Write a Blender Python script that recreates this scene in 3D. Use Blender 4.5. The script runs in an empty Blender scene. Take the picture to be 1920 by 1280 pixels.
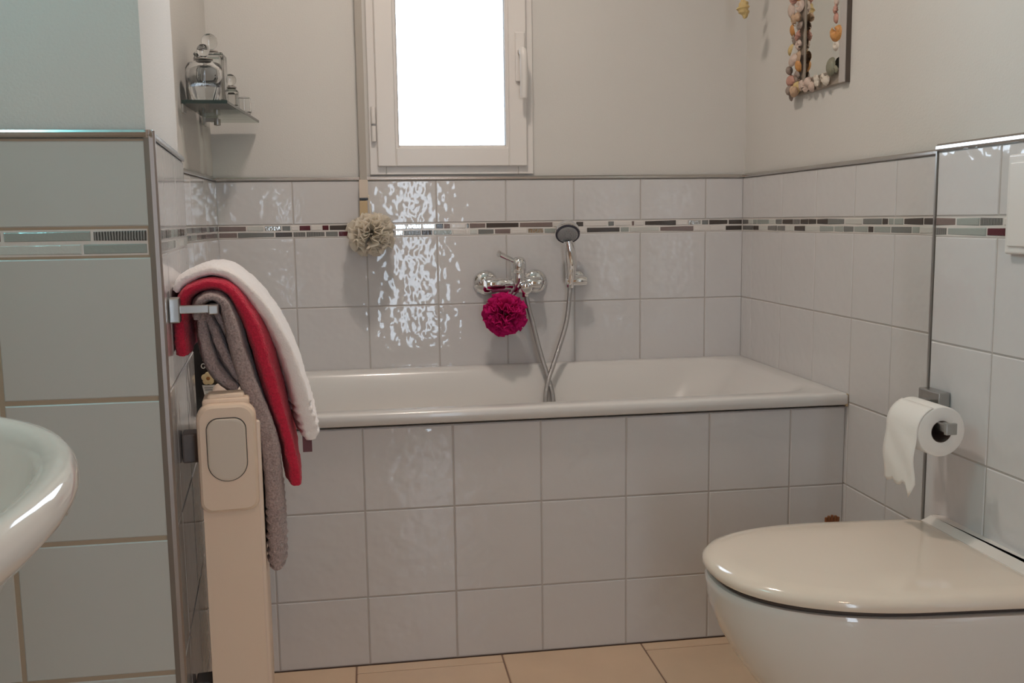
import bpy, bmesh, math, random
from mathutils import Vector, Matrix, noise
R = random.Random(7)
PI = math.pi
scene = bpy.context.scene
C = scene.collection

# ------------------------------------------------------------------ camera
F_PX, YAW, PITCH, ROLL = 1798.1, 0.1487, -0.1255, -0.0138
cam = bpy.data.cameras.new('camera'); cam.sensor_width = 36; cam.sensor_fit = 'HORIZONTAL'
cam.lens = F_PX * 36 / 1920; cam.clip_start = 0.02
co = bpy.data.objects.new('camera', cam); C.objects.link(co); scene.camera = co
fw = Vector((math.sin(YAW) * math.cos(PITCH), math.cos(YAW) * math.cos(PITCH), math.sin(PITCH)))
rt = Vector((math.cos(YAW), -math.sin(YAW), 0)); up = rt.cross(fw)
r2 = math.cos(ROLL) * rt + math.sin(ROLL) * up; u2 = -math.sin(ROLL) * rt + math.cos(ROLL) * up
co.matrix_world = Matrix(((r2.x, u2.x, -fw.x, .4628), (r2.y, u2.y, -fw.y, -2.7574), (r2.z, u2.z, -fw.z, .9983), (0, 0, 0, 1)))

# ------------------------------------------------------------------ sky and exposure
world = bpy.data.worlds.new('sky'); scene.world = world; world.use_nodes = True
bgn = world.node_tree.nodes['Background']
bgn.inputs[0].default_value = (.74, .87, 1.0, 1); bgn.inputs[1].default_value = 14.0
scene.view_settings.view_transform = 'Standard'; scene.view_settings.look = 'None'
scene.view_settings.gamma = 1; scene.view_settings.use_curve_mapping = False
scene.view_settings.exposure = -0.50
scene.cycles.adaptive_threshold = 0.03
scene.cycles.use_light_tree = False
scene.cycles.max_bounces = 8; scene.cycles.diffuse_bounces = 4; scene.cycles.glossy_bounces = 4
scene.cycles.transmission_bounces = 8; scene.cycles.transparent_max_bounces = 12
scene.cycles.caustics_reflective = False; scene.cycles.caustics_refractive = False
LAMP_W = 13.5
LAMP_COL = (1.0, .87, .77)
COOL_W = 8.0
COOL_COL = (.28, .90, 1.0)
def portal(name, loc, rot, sx, sy):
    l = bpy.data.lights.new(name, 'AREA'); l.shape = 'RECTANGLE'; l.size = sx; l.size_y = sy
    l.cycles.is_portal = True
    o = bpy.data.objects.new(name, l); C.objects.link(o); o.location = loc; o.rotation_euler = rot
portal('window_portal', (.713, .12, 1.6), (-PI / 2, 0, 0), .40, .86)
portal('door_portal', (.778, -3.52, 1.05), (PI / 2, 0, 0), .35, 2.0)

# ------------------------------------------------------------------ materials
MAT = {}
def mat(name, col, rough=.5, metal=0, bump=None, var=None, spec=.5, trans=0, sss=0, coat=0, sheen=0, ior=None):
    """bump=(scale, strength, distance, detail)  var=(scale, amount)"""
    m = bpy.data.materials.new(name); m.use_nodes = True; nt = m.node_tree
    b = nt.nodes['Principled BSDF']
    b.inputs['Base Color'].default_value = (*col, 1); b.inputs['Roughness'].default_value = rough
    b.inputs['Metallic'].default_value = metal; b.inputs['Specular IOR Level'].default_value = spec
    b.inputs['Transmission Weight'].default_value = trans
    if ior: b.inputs['IOR'].default_value = ior
    if coat: b.inputs['Coat Weight'].default_value = coat
    if sheen: b.inputs['Sheen Weight'].default_value = sheen
    if bump or var:
        g = nt.nodes.new('ShaderNodeNewGeometry')
    if var:
        n = nt.nodes.new('ShaderNodeTexNoise'); n.inputs['Scale'].default_value = var[0]; n.inputs['Detail'].default_value = 3
        nt.links.new(g.outputs['Position'], n.inputs['Vector'])
        mx = nt.nodes.new('ShaderNodeMix'); mx.data_type = 'RGBA'
        mx.inputs['A'].default_value = (*[c * (1 - var[1]) for c in col], 1)
        mx.inputs['B'].default_value = (*[min(1, c * (1 + var[1])) for c in col], 1)
        nt.links.new(n.outputs['Fac'], mx.inputs['Factor']); nt.links.new(mx.outputs['Result'], b.inputs['Base Color'])
    if bump:
        n = nt.nodes.new('ShaderNodeTexNoise'); n.inputs['Scale'].default_value = bump[0]
        n.inputs['Detail'].default_value = bump[3] if len(bump) > 3 else 2
        nt.links.new(g.outputs['Position'], n.inputs['Vector'])
        bp = nt.nodes.new('ShaderNodeBump'); bp.inputs['Strength'].default_value = bump[1]; bp.inputs['Distance'].default_value = bump[2]
        nt.links.new(n.outputs['Fac'], bp.inputs['Height']); nt.links.new(bp.outputs['Normal'], b.inputs['Normal'])
    MAT[name] = m; return m

def clear_mat(name, tint, refl_rough=.02, ior=1.5):
    """thin clear glass: tinted transparency plus Fresnel reflection"""
    m = bpy.data.materials.new(name); m.use_nodes = True; nt = m.node_tree; nt.nodes.clear()
    o = nt.nodes.new('ShaderNodeOutputMaterial'); t = nt.nodes.new('ShaderNodeBsdfTransparent'); t.inputs[0].default_value = (*tint, 1)
    g = nt.nodes.new('ShaderNodeBsdfGlossy'); g.inputs['Roughness'].default_value = refl_rough
    f = nt.nodes.new('ShaderNodeFresnel'); f.inputs[0].default_value = ior
    mx = nt.nodes.new('ShaderNodeMixShader')
    nt.links.new(f.outputs[0], mx.inputs[0]); nt.links.new(t.outputs[0], mx.inputs[1]); nt.links.new(g.outputs[0], mx.inputs[2])
    nt.links.new(mx.outputs[0], o.inputs[0]); MAT[name] = m; return m

def emit_mat(name, col, s):
    m = bpy.data.materials.new(name); m.use_nodes = True; nt = m.node_tree; nt.nodes.clear()
    o = nt.nodes.new('ShaderNodeOutputMaterial'); e = nt.nodes.new('ShaderNodeEmission')
    e.inputs[0].default_value = (*col, 1); e.inputs[1].default_value = s
    nt.links.new(e.outputs[0], o.inputs[0]); MAT[name] = m

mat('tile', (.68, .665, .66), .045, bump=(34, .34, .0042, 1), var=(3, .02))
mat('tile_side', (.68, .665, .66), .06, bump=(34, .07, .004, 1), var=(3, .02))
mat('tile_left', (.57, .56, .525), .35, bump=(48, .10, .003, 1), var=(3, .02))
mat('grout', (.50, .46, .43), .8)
mat('grout_ochre', (.43, .34, .25), .85)
mat('floor_grout', (.22, .14, .10), .8)
mat('plaster', (.69, .665, .625), .85, bump=(260, .25, .002, 4), var=(4, .03))
mat('warm_bounce_paint', (.56, .37, .24), .8, var=(3, .04))  # brown made up for the unseen rear wall, to bounce warm light forward
mat('ceiling_paint', (.8, .78, .75), .9)
mat('floor_tile', (.66, .48, .33), .32, bump=(30, .05, .002), var=(9, .10))
mat('alu', (.55, .53, .51), .22, 1)
mat('alu_brown', (.34, .29, .26), .38, .7)
mat('chrome', (.80, .80, .80), .06, 1)
mat('satin', (.45, .44, .42), .30, 1)
mat('ceramic', (.78, .735, .685), .07, coat=.3)
mat('tub_enamel', (.72, .70, .675), .24, coat=.25)
mat('pvc', (.80, .76, .72), .30)
mat('pvc_shadow', (.35, .32, .30), .6)
mat('rubber_grey', (.30, .30, .30), .5)
mat('toilet_seat', (.80, .68, .565), .12, coat=.25)
mat('seat_gap_shade', (.10, .08, .07), .5)  # dark colour paints the shade in the gap between lid and bowl
mat('paper', (.86, .82, .77), .9, bump=(300, .15, .001))
mat('card', (.16, .11, .09), .9)
mat('radiator', (.84, .65, .50), .42)
mat('radiator_panel', (.84, .67, .54), .40)
mat('dial_grey', (.68, .58, .48), .5)
mat('groove', (.06, .05, .04), .6)
mat('bracket', (.20, .16, .14), .45)
mat('towel_white', (.90, .82, .78), .95, bump=(430, .5, .002, 2), var=(60, .04), sheen=.6)
mat('towel_red', (.62, .018, .055), .95, bump=(360, 1, .003, 2), var=(300, .3), sheen=.15)
mat('towel_grey', (.43, .325, .305), .95, bump=(330, 1, .004, 2), var=(330, .7), sheen=.3)
mat('tag_brown', (.16, .07, .08), .8)
def netting_mat(name, col, tr):
    m = bpy.data.materials.new(name); m.use_nodes = True; nt = m.node_tree; nt.nodes.clear()
    o = nt.nodes.new('ShaderNodeOutputMaterial'); d = nt.nodes.new('ShaderNodeBsdfDiffuse'); t = nt.nodes.new('ShaderNodeBsdfTranslucent')
    for b in (d, t): b.inputs[0].default_value = (*col, 1)
    mx = nt.nodes.new('ShaderNodeMixShader'); mx.inputs[0].default_value = tr
    nt.links.new(d.outputs[0], mx.inputs[1]); nt.links.new(t.outputs[0], mx.inputs[2]); nt.links.new(mx.outputs[0], o.inputs[0]); MAT[name] = m
netting_mat('mesh_pink', (.78, .03, .24), .4)
netting_mat('mesh_cream', (.96, .91, .82), .62)
mat('cord_dark', (.14, .02, .06), .7)
mat('strap', (.45, .41, .36), .8)
mat('black_plastic', (.012, .011, .012), .25)
mat('label_tan', (.56, .42, .25), .7)
mat('label_white', (.75, .73, .70), .5)
mat('label_text', (.30, .29, .28), .6)
mat('flower_cream', (.82, .66, .38), .5)
mat('flower_brown', (.36, .15, .04), .5)
mat('mirror', (.85, .86, .82), .02, 1)
mat('frame_wood', (.36, .30, .24), .55, var=(30, .15))
mat('frame_edge', (.10, .075, .06), .6)
mat('frame_grey', (.50, .46, .43), .5)
mat('brush_brown', (.25, .09, .03), .6)
mat('hose', (.46, .45, .44), .28, .9, bump=(700, .5, .002, 0))
mat('shower_face', (.36, .36, .36), .35)
mat('shower_dark', (.05, .05, .07), .2)
mat('smoke', (.45, .40, .36), .1, .3)
for nm, c, ro, me in (('m_dark', (.075, .062, .055), .12, .0), ('m_brown', (.22, .165, .15), .15, 0), ('m_grey', (.20, .205, .195), .12, 0),
                      ('m_mirror', (.72, .72, .69), .06, 1), ('m_pale', (.60, .60, .56), .10, 0), ('m_green', (.36, .39, .36), .10, 0),
                      ('m_white', (.74, .70, .66), .12, 0), ('m_red', (.10, .015, .025), .12, 0)):
    mat(nm, c, ro, me, bump=(160, .25, .0015, 2))
def striped(name):
    m = bpy.data.materials.new(name); m.use_nodes = True; nt = m.node_tree; b = nt.nodes['Principled BSDF']
    tc = nt.nodes.new('ShaderNodeTexCoord'); w = nt.nodes.new('ShaderNodeTexWave'); w.inputs['Scale'].default_value = 85
    w.inputs['Distortion'].default_value = 1.5
    cr = nt.nodes.new('ShaderNodeValToRGB'); cr.color_ramp.elements[0].color = (.03, .03, .03, 1); cr.color_ramp.elements[1].color = (.34, .33, .31, 1)
    nt.links.new(tc.outputs['Object'], w.inputs['Vector']); nt.links.new(w.outputs['Fac'], cr.inputs[0]); nt.links.new(cr.outputs[0], b.inputs['Base Color'])
    b.inputs['Roughness'].default_value = .15; MAT[name] = m
striped('m_stripe')
for i, c in enumerate(((.55, .37, .24), (.40, .26, .18), (.62, .46, .20), (.30, .23, .19), (.58, .27, .08), (.62, .48, .40), (.50, .26, .20), (.24, .23, .16), (.70, .62, .52))):
    mat('shell_%d' % i, c, .45, bump=(220, .5, .003, 2), var=(90, .22))
mat('glass', (.97, .98, .98), .0, trans=1, ior=1.46)
clear_mat('pane', (.97, .98, .99))
clear_mat('shelf_glass', (.80, .87, .83))
mat('shelf_edge', (.03, .05, .045), .1)
emit_mat('lamp_glow', LAMP_COL, 1)

# ------------------------------------------------------------------ mesh helpers
def link(name, me, parent=None):
    o = bpy.data.objects.new(name, me); C.objects.link(o)
    if parent is not None: o.parent = parent
    return o
def setm(me, m, smooth):
    if m: me.materials.append(MAT[m])
    if smooth:
        for p in me.polygons: p.use_smooth = True
        me.set_sharp_from_angle(angle=math.radians(48))
def pyd(name, v, f, m, parent=None, smooth=False):
    me = bpy.data.meshes.new(name); me.from_pydata([tuple(x) for x in v], [], f); me.update()
    bm = bmesh.new(); bm.from_mesh(me); bmesh.ops.recalc_face_normals(bm, faces=bm.faces); bm.to_mesh(me); bm.free()
    setm(me, m, smooth); return link(name, me, parent)
def fin(name, bm, m, parent=None, smooth=False):
    me = bpy.data.meshes.new(name); bmesh.ops.recalc_face_normals(bm, faces=bm.faces); bm.to_mesh(me); bm.free(); setm(me, m, smooth)
    return link(name, me, parent)
def addbox(bm, lo, hi, bev=0, seg=2, mtx=None):
    c = [(a + b) / 2 for a, b in zip(lo, hi)]; s = [abs(b - a) for a, b in zip(lo, hi)]
    t = bmesh.new()
    bmesh.ops.create_cube(t, size=1, matrix=Matrix.Translation(c) @ Matrix.Diagonal((*s, 1)))
    if bev: bmesh.ops.bevel(t, geom=t.edges[:], offset=bev, segments=seg, profile=.5, affect='EDGES')
    if mtx: bmesh.ops.transform(t, matrix=mtx, verts=t.verts[:])
    me = bpy.data.meshes.new('t'); t.to_mesh(me); t.free(); bm.from_mesh(me); bpy.data.meshes.remove(me)
def box(name, lo, hi, m, parent=None, bev=0, seg=2, mtx=None, smooth=False):
    bm = bmesh.new(); addbox(bm, lo, hi, bev, seg, mtx); return fin(name, bm, m, parent, smooth)
def loft(secs, caps=True, closed_path=False):
    v = []; f = []; n = len(secs[0])
    for s in secs: v += list(s)
    k = len(secs)
    for i in range(k if closed_path else k - 1):
        j = (i + 1) % k
        for a in range(n):
            b = (a + 1) % n; f.append((i * n + a, i * n + b, j * n + b, j * n + a))
    if caps and not closed_path: f.append(tuple(range(n))[::-1]); f.append(tuple(range((k - 1) * n, k * n)))
    return v, f
def lathe_vf(prof, seg=32, axis=Matrix.Identity(4)):
    """prof list of (r,z); axis maps local z"""
    secs = []
    for r, z in prof: secs.append([axis @ Vector((max(r, 1e-5) * math.cos(2 * PI * i / seg), max(r, 1e-5) * math.sin(2 * PI * i / seg), z)) for i in range(seg)])
    return loft(secs)
def lathe(name, prof, m, parent=None, seg=32, axis=Matrix.Identity(4), smooth=True):
    return pyd(name, *lathe_vf(prof, seg, axis), m, parent, smooth)
def along(p, d):
    """matrix with local z along d at p"""
    return Matrix.Translation(p) @ Vector(d).to_track_quat('Z', 'Y').to_matrix().to_4x4()
def smoothpath(pts, n):
    """Catmull-Rom"""
    P = [Vector(p) for p in pts]; out = []
    for i in range(len(P) - 1):
        a = P[i - 1] if i else P[0]; b = P[i]; c = P[i + 1]; d = P[i + 2] if i + 2 < len(P) else P[-1]
        for k in range(n):
            t = k / n
            out.append(.5 * ((2 * b) + (c - a) * t + (2 * a - 5 * b + 4 * c - d) * t * t + (3 * b - a - 3 * c + d) * t ** 3))
    out.append(P[-1]); return out
def tube_vf(pts, rad, seg=10):
    secs = []; pts = [Vector(p) for p in pts]; up_ = None
    for i, p in enumerate(pts):
        d = (pts[min(i + 1, len(pts) - 1)] - pts[max(i - 1, 0)]).normalized()
        if up_ is None: up_ = d.orthogonal().normalized()
        up_ = (up_ - d * up_.dot(d)).normalized(); w = d.cross(up_)
        r = rad[i] if isinstance(rad, (list, tuple)) else rad
        secs.append([p + r * (math.cos(2 * PI * a / seg) * up_ + math.sin(2 * PI * a / seg) * w) for a in range(seg)])
    return loft(secs)
def tube(name, pts, rad, m, parent=None, seg=10): return pyd(name, *tube_vf(pts, rad, seg), m, parent, True)
def merge(parts):
    V = []; F = []
    for v, f in parts:
        o = len(V); V += [tuple(x) for x in v]; F += [tuple(i + o for i in q) for q in f]
    return V, F
def tag(o, label=None, cat=None, group=None, kind=None):
    if label: o['label'] = label
    if cat: o['category'] = cat
    if group: o['group'] = group
    if kind: o['kind'] = kind
    return o
def thing(name, label, cat, loc=(0, 0, 0), group=None):
    o = bpy.data.objects.new(name, None); C.objects.link(o); o.location = loc; o.empty_display_size = .05
    o.matrix_world  # parts below are given in world coordinates: offset through the parent inverse
    tag(o, label, cat, group); return o
def under(o, parent):
    """parent o keeping its world placement"""
    o.parent = parent; o.matrix_parent_inverse = Matrix.Translation(parent.location).inverted(); return o
class Grp:
    """collects parts built in world coordinates under one Empty"""
    def __init__(s, name, label, cat, loc, group=None): s.e = thing(name, label, cat, loc, group)
    def add(s, o, label=None):
        under(o, s.e)
        if label: o['label'] = label
        return o

# ------------------------------------------------------------------ room dimensions (metres)
W = 1.5785          # right wall tile face
XS = 1.52           # face of the cistern box on the right
YS = -1.08          # its far edge
ZB, ZT, ZTOP = .9582, .9945, 1.1142   # mosaic border, top of the tiles
T = .008
ROWS = [-.04, .1604, .3604, .5604, .7604, .9582]
NEARC = Vector((.182, -1.39, 0)); FARC = Vector((.130, -.87, 0))
CEIL = 2.4; YR = -3.5; XL = -.30

# ------------------------------------------------------------------ structure
def poly_prism(name, pts, z0, z1, m):
    v = [(x, y, z0) for x, y in pts] + [(x, y, z1) for x, y in pts]; n = len(pts)
    f = [tuple(range(n)), tuple(range(n, 2 * n))] + [(i, (i + 1) % n, n + (i + 1) % n, n + i) for i in range(n)]
    return pyd(name, v, f, m)
def struct(o, label): return tag(o, label, kind='structure')

fl = struct(box('floor', (XL - .1, YR - .1, -.10), (1.75, .1, -.002), 'floor_grout'), 'beige stone tile floor with thin dark joints')
ce = struct(box('ceiling', (XL - .1, YR - .1, CEIL), (1.75, .15, CEIL + .1), 'ceiling_paint'), 'plain white painted ceiling')
# back wall with the window opening
WX0, WX1, WZ0, WZ1 = .488, .938, 1.139, 2.05
bm = bmesh.new()
for lo, hi in (((0.0, T, 0), (WX0, .14, CEIL)), ((WX1, T, 0), (1.75, .14, CEIL)), ((WX0, T, 0), (WX1, .14, WZ0)), ((WX0, T, WZ1), (WX1, .14, CEIL))):
    addbox(bm, lo, hi)
wb = struct(fin('wall_back', bm, 'plaster'), 'off-white plastered back wall, white wavy tiles in its lower half')
wl = struct(poly_prism('wall_left', [(XL - .1, -1.382), (.174, -1.382), (.122, -.87), (.052, -.87), (.052, .1), (XL - .1, .1)], 0, CEIL, 'plaster'),
            'plastered left wall stepping back beside the bathtub, tiled below')
wr = struct(box('wall_right', (W + T, YR, 0), (1.75, .1, CEIL), 'plaster'), 'plastered right wall, white tiles below a metal edge strip')
wc = struct(box('wall_cistern', (XS + T, YR, 0), (W + T, YS - .004, ZTOP), 'plaster'), 'tiled half-height box wall behind the toilet')
wlf = struct(box('wall_left_front', (XL - .1, YR, 0), (XL, -1.382, CEIL), 'plaster'), 'plain plastered wall behind the washbasin')
# rear wall with a doorway to daylight
DX0, DX1, DZ1 = .61, .945, 2.02
bm = bmesh.new()
for lo, hi in (((XL - .1, YR - .12, 0), (DX0, YR, CEIL)), ((DX1, YR - .12, 0), (1.75, YR, CEIL)), ((DX0, YR - .12, DZ1), (DX1, YR, CEIL))): addbox(bm, lo, hi)
struct(fin('wall_rear', bm, 'warm_bounce_paint'), 'unseen rear wall with a doorway, coloured brown to warm the bounced light')

# ---- tiles: one shared mesh per size
tile_cache = {}
def tile_mesh(w, h, m, chamfer=.0018, depth=.007):
    k = (round(w, 4), round(h, 4), m)
    if k in tile_cache: return tile_cache[k]
    a, b, c = w / 2, h / 2, chamfer
    v = [(-a, -b, -depth), (a, -b, -depth), (a, b, -depth), (-a, b, -depth), (-a, -b, -c), (a, -b, -c), (a, b, -c), (-a, b, -c),
         (-a + c, -b + c, 0), (a - c, -b + c, 0), (a - c, b - c, 0), (-a + c, b - c, 0)]
    f = [(8, 9, 10, 11)]
    for i in range(4):
        j = (i + 1) % 4; f += [(i, j, 4 + j, 4 + i), (4 + i, 4 + j, 8 + j, 8 + i)]
    me = bpy.data.meshes.new('tile'); me.from_pydata(v, [], f); me.update(); me.materials.append(MAT[m]); tile_cache[k] = me; return me
def put_tile(name, O, U, V, u0, u1, v0, v1, m, parent, gap=.0026, tilt=.0016):
    N = U.cross(V)
    me = tile_mesh(u1 - u0 - gap, v1 - v0 - gap, m)
    o = bpy.data.objects.new(name, me); C.objects.link(o); o.parent = parent
    p = O + U * (u0 + u1) / 2 + V * (v0 + v1) / 2
    M = Matrix(((U.x, V.x, N.x, p.x), (U.y, V.y, N.y, p.y), (U.z, V.z, N.z, p.z), (0, 0, 0, 1)))
    M = M @ Matrix.Rotation(R.uniform(-tilt, tilt), 4, 'X') @ Matrix.Rotation(R.uniform(-tilt, tilt), 4, 'Y')
    o.matrix_world = M; return o
def panel(name, O, U, V, u0, u1, v0, v1, off, m, parent):
    N = U.cross(V); q = [O + U * a + V * b + N * off for a, b in ((u0, v0), (u1, v0), (u1, v1), (u0, v1))]
    q2 = [p - N * (T - .001 + off) for p in q]
    v = q + q2; f = [(0, 1, 2, 3), (4, 5, 6, 7)] + [(i, (i + 1) % 4, 4 + (i + 1) % 4, 4 + i) for i in range(4)]
    return pyd(name, v, f, m, parent)
Z = Vector((0, 0, 1))
def tiled(parent, O, U, cols, rows, m='tile', grout='grout', border=True, gap=.0026, tilt=.0016):
    panel('grout', O, U, Z, cols[0], cols[-1], rows[0], ZTOP if border else rows[-1], -.0016, grout, parent)
    for r0, r1 in zip(rows[:-1], rows[1:]):
        for c0, c1 in zip(cols[:-1], cols[1:]): put_tile('tile', O, U, Z, c0, c1, r0, r1, m, parent, gap, tilt)
    if border:
        for c0, c1 in zip(cols[:-1], cols[1:]): put_tile('tile', O, U, Z, c0, c1, ZT, ZTOP, m, parent, gap, tilt)
def mosaic(parent, O, U, row_lists):
    """row_lists: for the lower and upper row, list of (u0,u1,material)"""
    b = panel('mosaic_border', O, U, Z, row_lists[0][0][0], row_lists[0][-1][1], ZB + .0005, ZT - .0005, -.0012, 'm_white', parent)
    h = (ZT - ZB - .004) / 2
    for k, row in enumerate(row_lists):
        z0 = ZB + .0012 + k * (h + .0014)
        for u0, u1, m in row: put_tile('mosaic_piece', O, U, Z, u0, u1, z0, z0 + h, m, b, .0022, .02)
def rand_row(u0, u1, pal, lo=.02, hi=.085):
    out = []; u = u0
    while u < u1 - .012:
        w = min(R.uniform(lo, hi), u1 - u)
        if u1 - u - w < .012: w = u1 - u
        out.append((u, u + w, R.choice(pal))); u += w
    return out
PAL = ['m_dark', 'm_brown', 'm_grey', 'm_mirror', 'm_pale', 'm_green', 'm_white', 'm_stripe', 'm_grey']

X = Vector((1, 0, 0)); Y = Vector((0, 1, 0))
bcols = [.0575] + [.0637 + .2 * k for k in range(1, 8)] + [W + .002]
tiled(wb, Vector((0, 0, 0)), X, bcols, [.5404, .5604 + .0, .7604, ZB])
upx = [.06, .136, .183, .231, .256, .278, .311, .341, .361, .425, .484, .544, .577, .622, .66, .683, .703, .748, .757, .805, .902, 1.001, 1.069, 1.093, 1.165, 1.185, 1.236, 1.246, 1.275, 1.373, 1.409, 1.451, 1.474, 1.534, W]
upm = 'brown pale mirror grey white red white red dark dark dark mirror mirror mirror dark brown white grey brown dark brown white dark white grey white brown white dark white mirror grey dark dark'.split()
lox = [.06, .111, .212, .261, .297, .350, .386, .414, .484, .544, .568, .619, .652, .707, .744, .757, .781, .829, .877, .926, .974, 1.041, 1.101, 1.202, 1.23, 1.322, 1.427, 1.476, 1.525, W]
lom = 'brown grey dark stripe stripe grey red dark dark mirror grey dark green white white pale grey brown white mirror green white dark green pale brown white white dark'.split()
mosaic(wb, Vector((0, 0, 0)), X, [[(a, b, 'm_' + m) for a, b, m in zip(lox[:-1], lox[1:], lom)], [(a, b, 'm_' + m) for a, b, m in zip(upx[:-1], upx[1:], upm)]])
# right wall: u runs towards the viewer
rc = [-.002, .0756, .2756, .4751, .6678, .843, 1.02, 1.085]
Oc = Vector((W, 0, 0))
tiled(wr, Oc, -Y, rc, ROWS)
pr = ['m_dark', 'm_grey', 'm_green', 'm_pale', 'm_dark', 'm_grey', 'm_green', 'm_stripe', 'm_dark', 'm_grey']
mosaic(wr, Oc, -Y, [rand_row(0, 1.085, pr), rand_row(0, 1.085, pr)])
# cistern box wall
Od = Vector((XS, YS, 0)); dc = [0.004, .185, .385, .585, .785, .985, 1.185, 1.385]
tiled(wc, Od, -Y, dc, ROWS)
lowd = [(.004, .04, 'm_stripe'), (.04, .155, 'm_green'), (.155, .205, 'm_red')] + rand_row(.205, 1.385, PAL)
upd = [(.004, .066, 'm_brown'), (.066, .135, 'm_green'), (.135, .198, 'm_stripe')] + rand_row(.198, 1.385, PAL)
mosaic(wc, Od, -Y, [lowd, upd])
# left: frontal face, slanted face and the recessed face by the tub
Oe = Vector((-.30, -1.39, 0)); ec = [0.0, .068, .268, .482]
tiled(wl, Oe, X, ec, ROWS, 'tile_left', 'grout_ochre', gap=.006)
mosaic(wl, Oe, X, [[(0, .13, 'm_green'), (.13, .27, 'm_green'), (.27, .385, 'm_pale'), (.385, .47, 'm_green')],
                   [(0, .20, 'm_pale'), (.20, .285, 'm_brown'), (.285, .398, 'm_green'), (.398, .47, 'm_stripe')]])
S1 = (FARC - NEARC); L1 = S1.length; S1.normalize()
Of = NEARC.copy()
tiled(wl, Of, S1, [0.004, .13, .33, L1], ROWS, 'tile_side')
mosaic(wl, Of, S1, [rand_row(.004, L1, ['m_green', 'm_pale', 'm_grey']), rand_row(.004, L1, ['m_green', 'm_dark', 'm_grey'])])
Og = Vector((.06, -.87, 0))
tiled(wl, Og, Y, [0, .07, .27, .47, .67, .872], ROWS[3:], 'tile_side')
mosaic(wl, Og, Y, [rand_row(0, .87, ['m_grey', 'm_dark', 'm_green', 'm_brown']), rand_row(0, .87, ['m_grey', 'm_dark', 'm_green'])])
# tub front panel
wa = struct(box('wall_tub_front', (.052, -.648, 0), (W, -.636, .548), 'plaster'), 'white tiled front panel of the bathtub')
ac = [.06] + [.0408 + .2 * k for k in range(1, 8)] + [W]
tiled(wa, Vector((0, -.656, 0)), X, ac, [0, .1595, .3595, .5485], border=False)
# floor tiles in running bond
k = 0
for i in range(-2, 4):
    x0 = .4105 + .333 * i
    off = -.695 if i % 2 == 0 else -.905
    ys = [-.6575] + [off - .333 * j for j in range(9)]
    for a, b in zip(ys[:-1], ys[1:]):
        if a <= YR: continue
        b = max(b, YR); xa, xb = max(x0, XL), min(x0 + .333, XS)
        if xb - xa < .02 or a - b < .01: continue
        put_tile('floor_tile', Vector((0, 0, 0)), X, Y, xa, xb, b, a, 'floor_tile', fl, .0036, .0004)

# ---- metal edge strips
trim_n = [0]
def strip(a, b, n, label, m='alu', h=.010, d=.0025, vertical=False):
    """quarter-round edge strip from a to b; n points into the room"""
    trim_n[0] += 1
    a, b, n = Vector(a), Vector(b), Vector(n).normalized(); t = (b - a).normalized(); w = n.cross(t).normalized()
    if not vertical and w.z < 0: w = -w
    prof = [(-.006, 0), (d * .6, 0), (d, h * .25), (d * .8, h * .7), (0, h), (-.006, h)]
    secs = [[p + n * x + w * y for x, y in prof] for p in (a, b)]
    return struct(pyd('trim_%d' % trim_n[0], *loft(secs), m), label)
zt = ZTOP + .001
strip((.06, 0, zt), (W, 0, zt), (0, -1, 0), 'satin metal strip along the tile top under the window')
strip((W, 0, zt), (W, -1.085, zt), (-1, 0, 0), 'satin metal strip along the tile top of the right wall')
strip((XS, YS, zt), (XS, YR, zt), (-1, 0, 0), 'shiny metal strip on top of the cistern box', 'alu', h=.013, d=.004)
strip((XL, -1.39, zt), (.184, -1.39, zt), (0, -1, 0), 'shiny metal strip along the tile top above the washbasin')
strip((.182, -1.392, zt), (.130, -.868, zt), (S1.cross(Z)), 'metal strip along the tile top of the slanted wall')
strip((.06, -.87, zt), (.06, 0, zt), (1, 0, 0), 'short metal strip under the glass shelf')
def corner(pts, label, m):
    trim_n[0] += 1
    n = len(pts); v = [(x, y, 0) for x, y in pts] + [(x, y, zt + .009) for x, y in pts]
    f = [tuple(range(n)), tuple(range(n, 2 * n))] + [(i, (i + 1) % n, n + (i + 1) % n, n + i) for i in range(n)]
    return struct(pyd('trim_%d' % trim_n[0], v, f, m), label)
corner([(.172, -1.3905), (.1795, -1.3925), (.1845, -1.391), (.1862, -1.386), (.1842, -1.372), (.174, -1.376)], 'brownish metal strip on the left wall corner', 'alu_brown')
corner([(XS - .0022, YS - .003), (XS - .0022, YS + .001), (XS + .002, YS + .004), (XS + .05, YS + .004), (XS + .05, YS - .003)], 'thin metal strip on the edge of the cistern box', 'satin')
box('box_top', (XS + .002, YR, ZTOP - .006), (W + T, YS + .002, ZTOP + .0005), 'tile', wc)

# ------------------------------------------------------------------ windows and door
w1 = bpy.data.objects.new('window_1', None); C.objects.link(w1); w1.location = (.713, 0, WZ0); struct(w1, 'white plastic window with a bright pane')
def frame_mesh(x0, x1, z0, z1, wd, y0, y1, bev=.002):
    bm = bmesh.new()
    for lo, hi in (((x0, y0, z0), (x0 + wd, y1, z1)), ((x1 - wd, y0, z0), (x1, y1, z1)), ((x0 + wd, y0, z0), (x1 - wd, y1, z0 + wd)), ((x0 + wd, y0, z1 - wd), (x1 - wd, y1, z1))):
        addbox(bm, lo, hi, bev, 1)
    return bm
def up1(o): return under(o, w1)
bm = frame_mesh(.480, .946, 1.130, 2.06, .045, .000, .07)
up1(fin('outer_frame', bm, 'pvc'))
up1(fin('sash', frame_mesh(.502, .926, 1.152, 2.04, .052, -.014, .05, .003), 'pvc'))
up1(fin('glazing_bead', frame_mesh(.548, .880, 1.197, 1.995, .0145, -.006, .03, .003), 'pvc'))
up1(fin('seal', frame_mesh(.559, .869, 1.2075, 1.985, .005, .004, .02, .0005), 'rubber_grey'))
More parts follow.
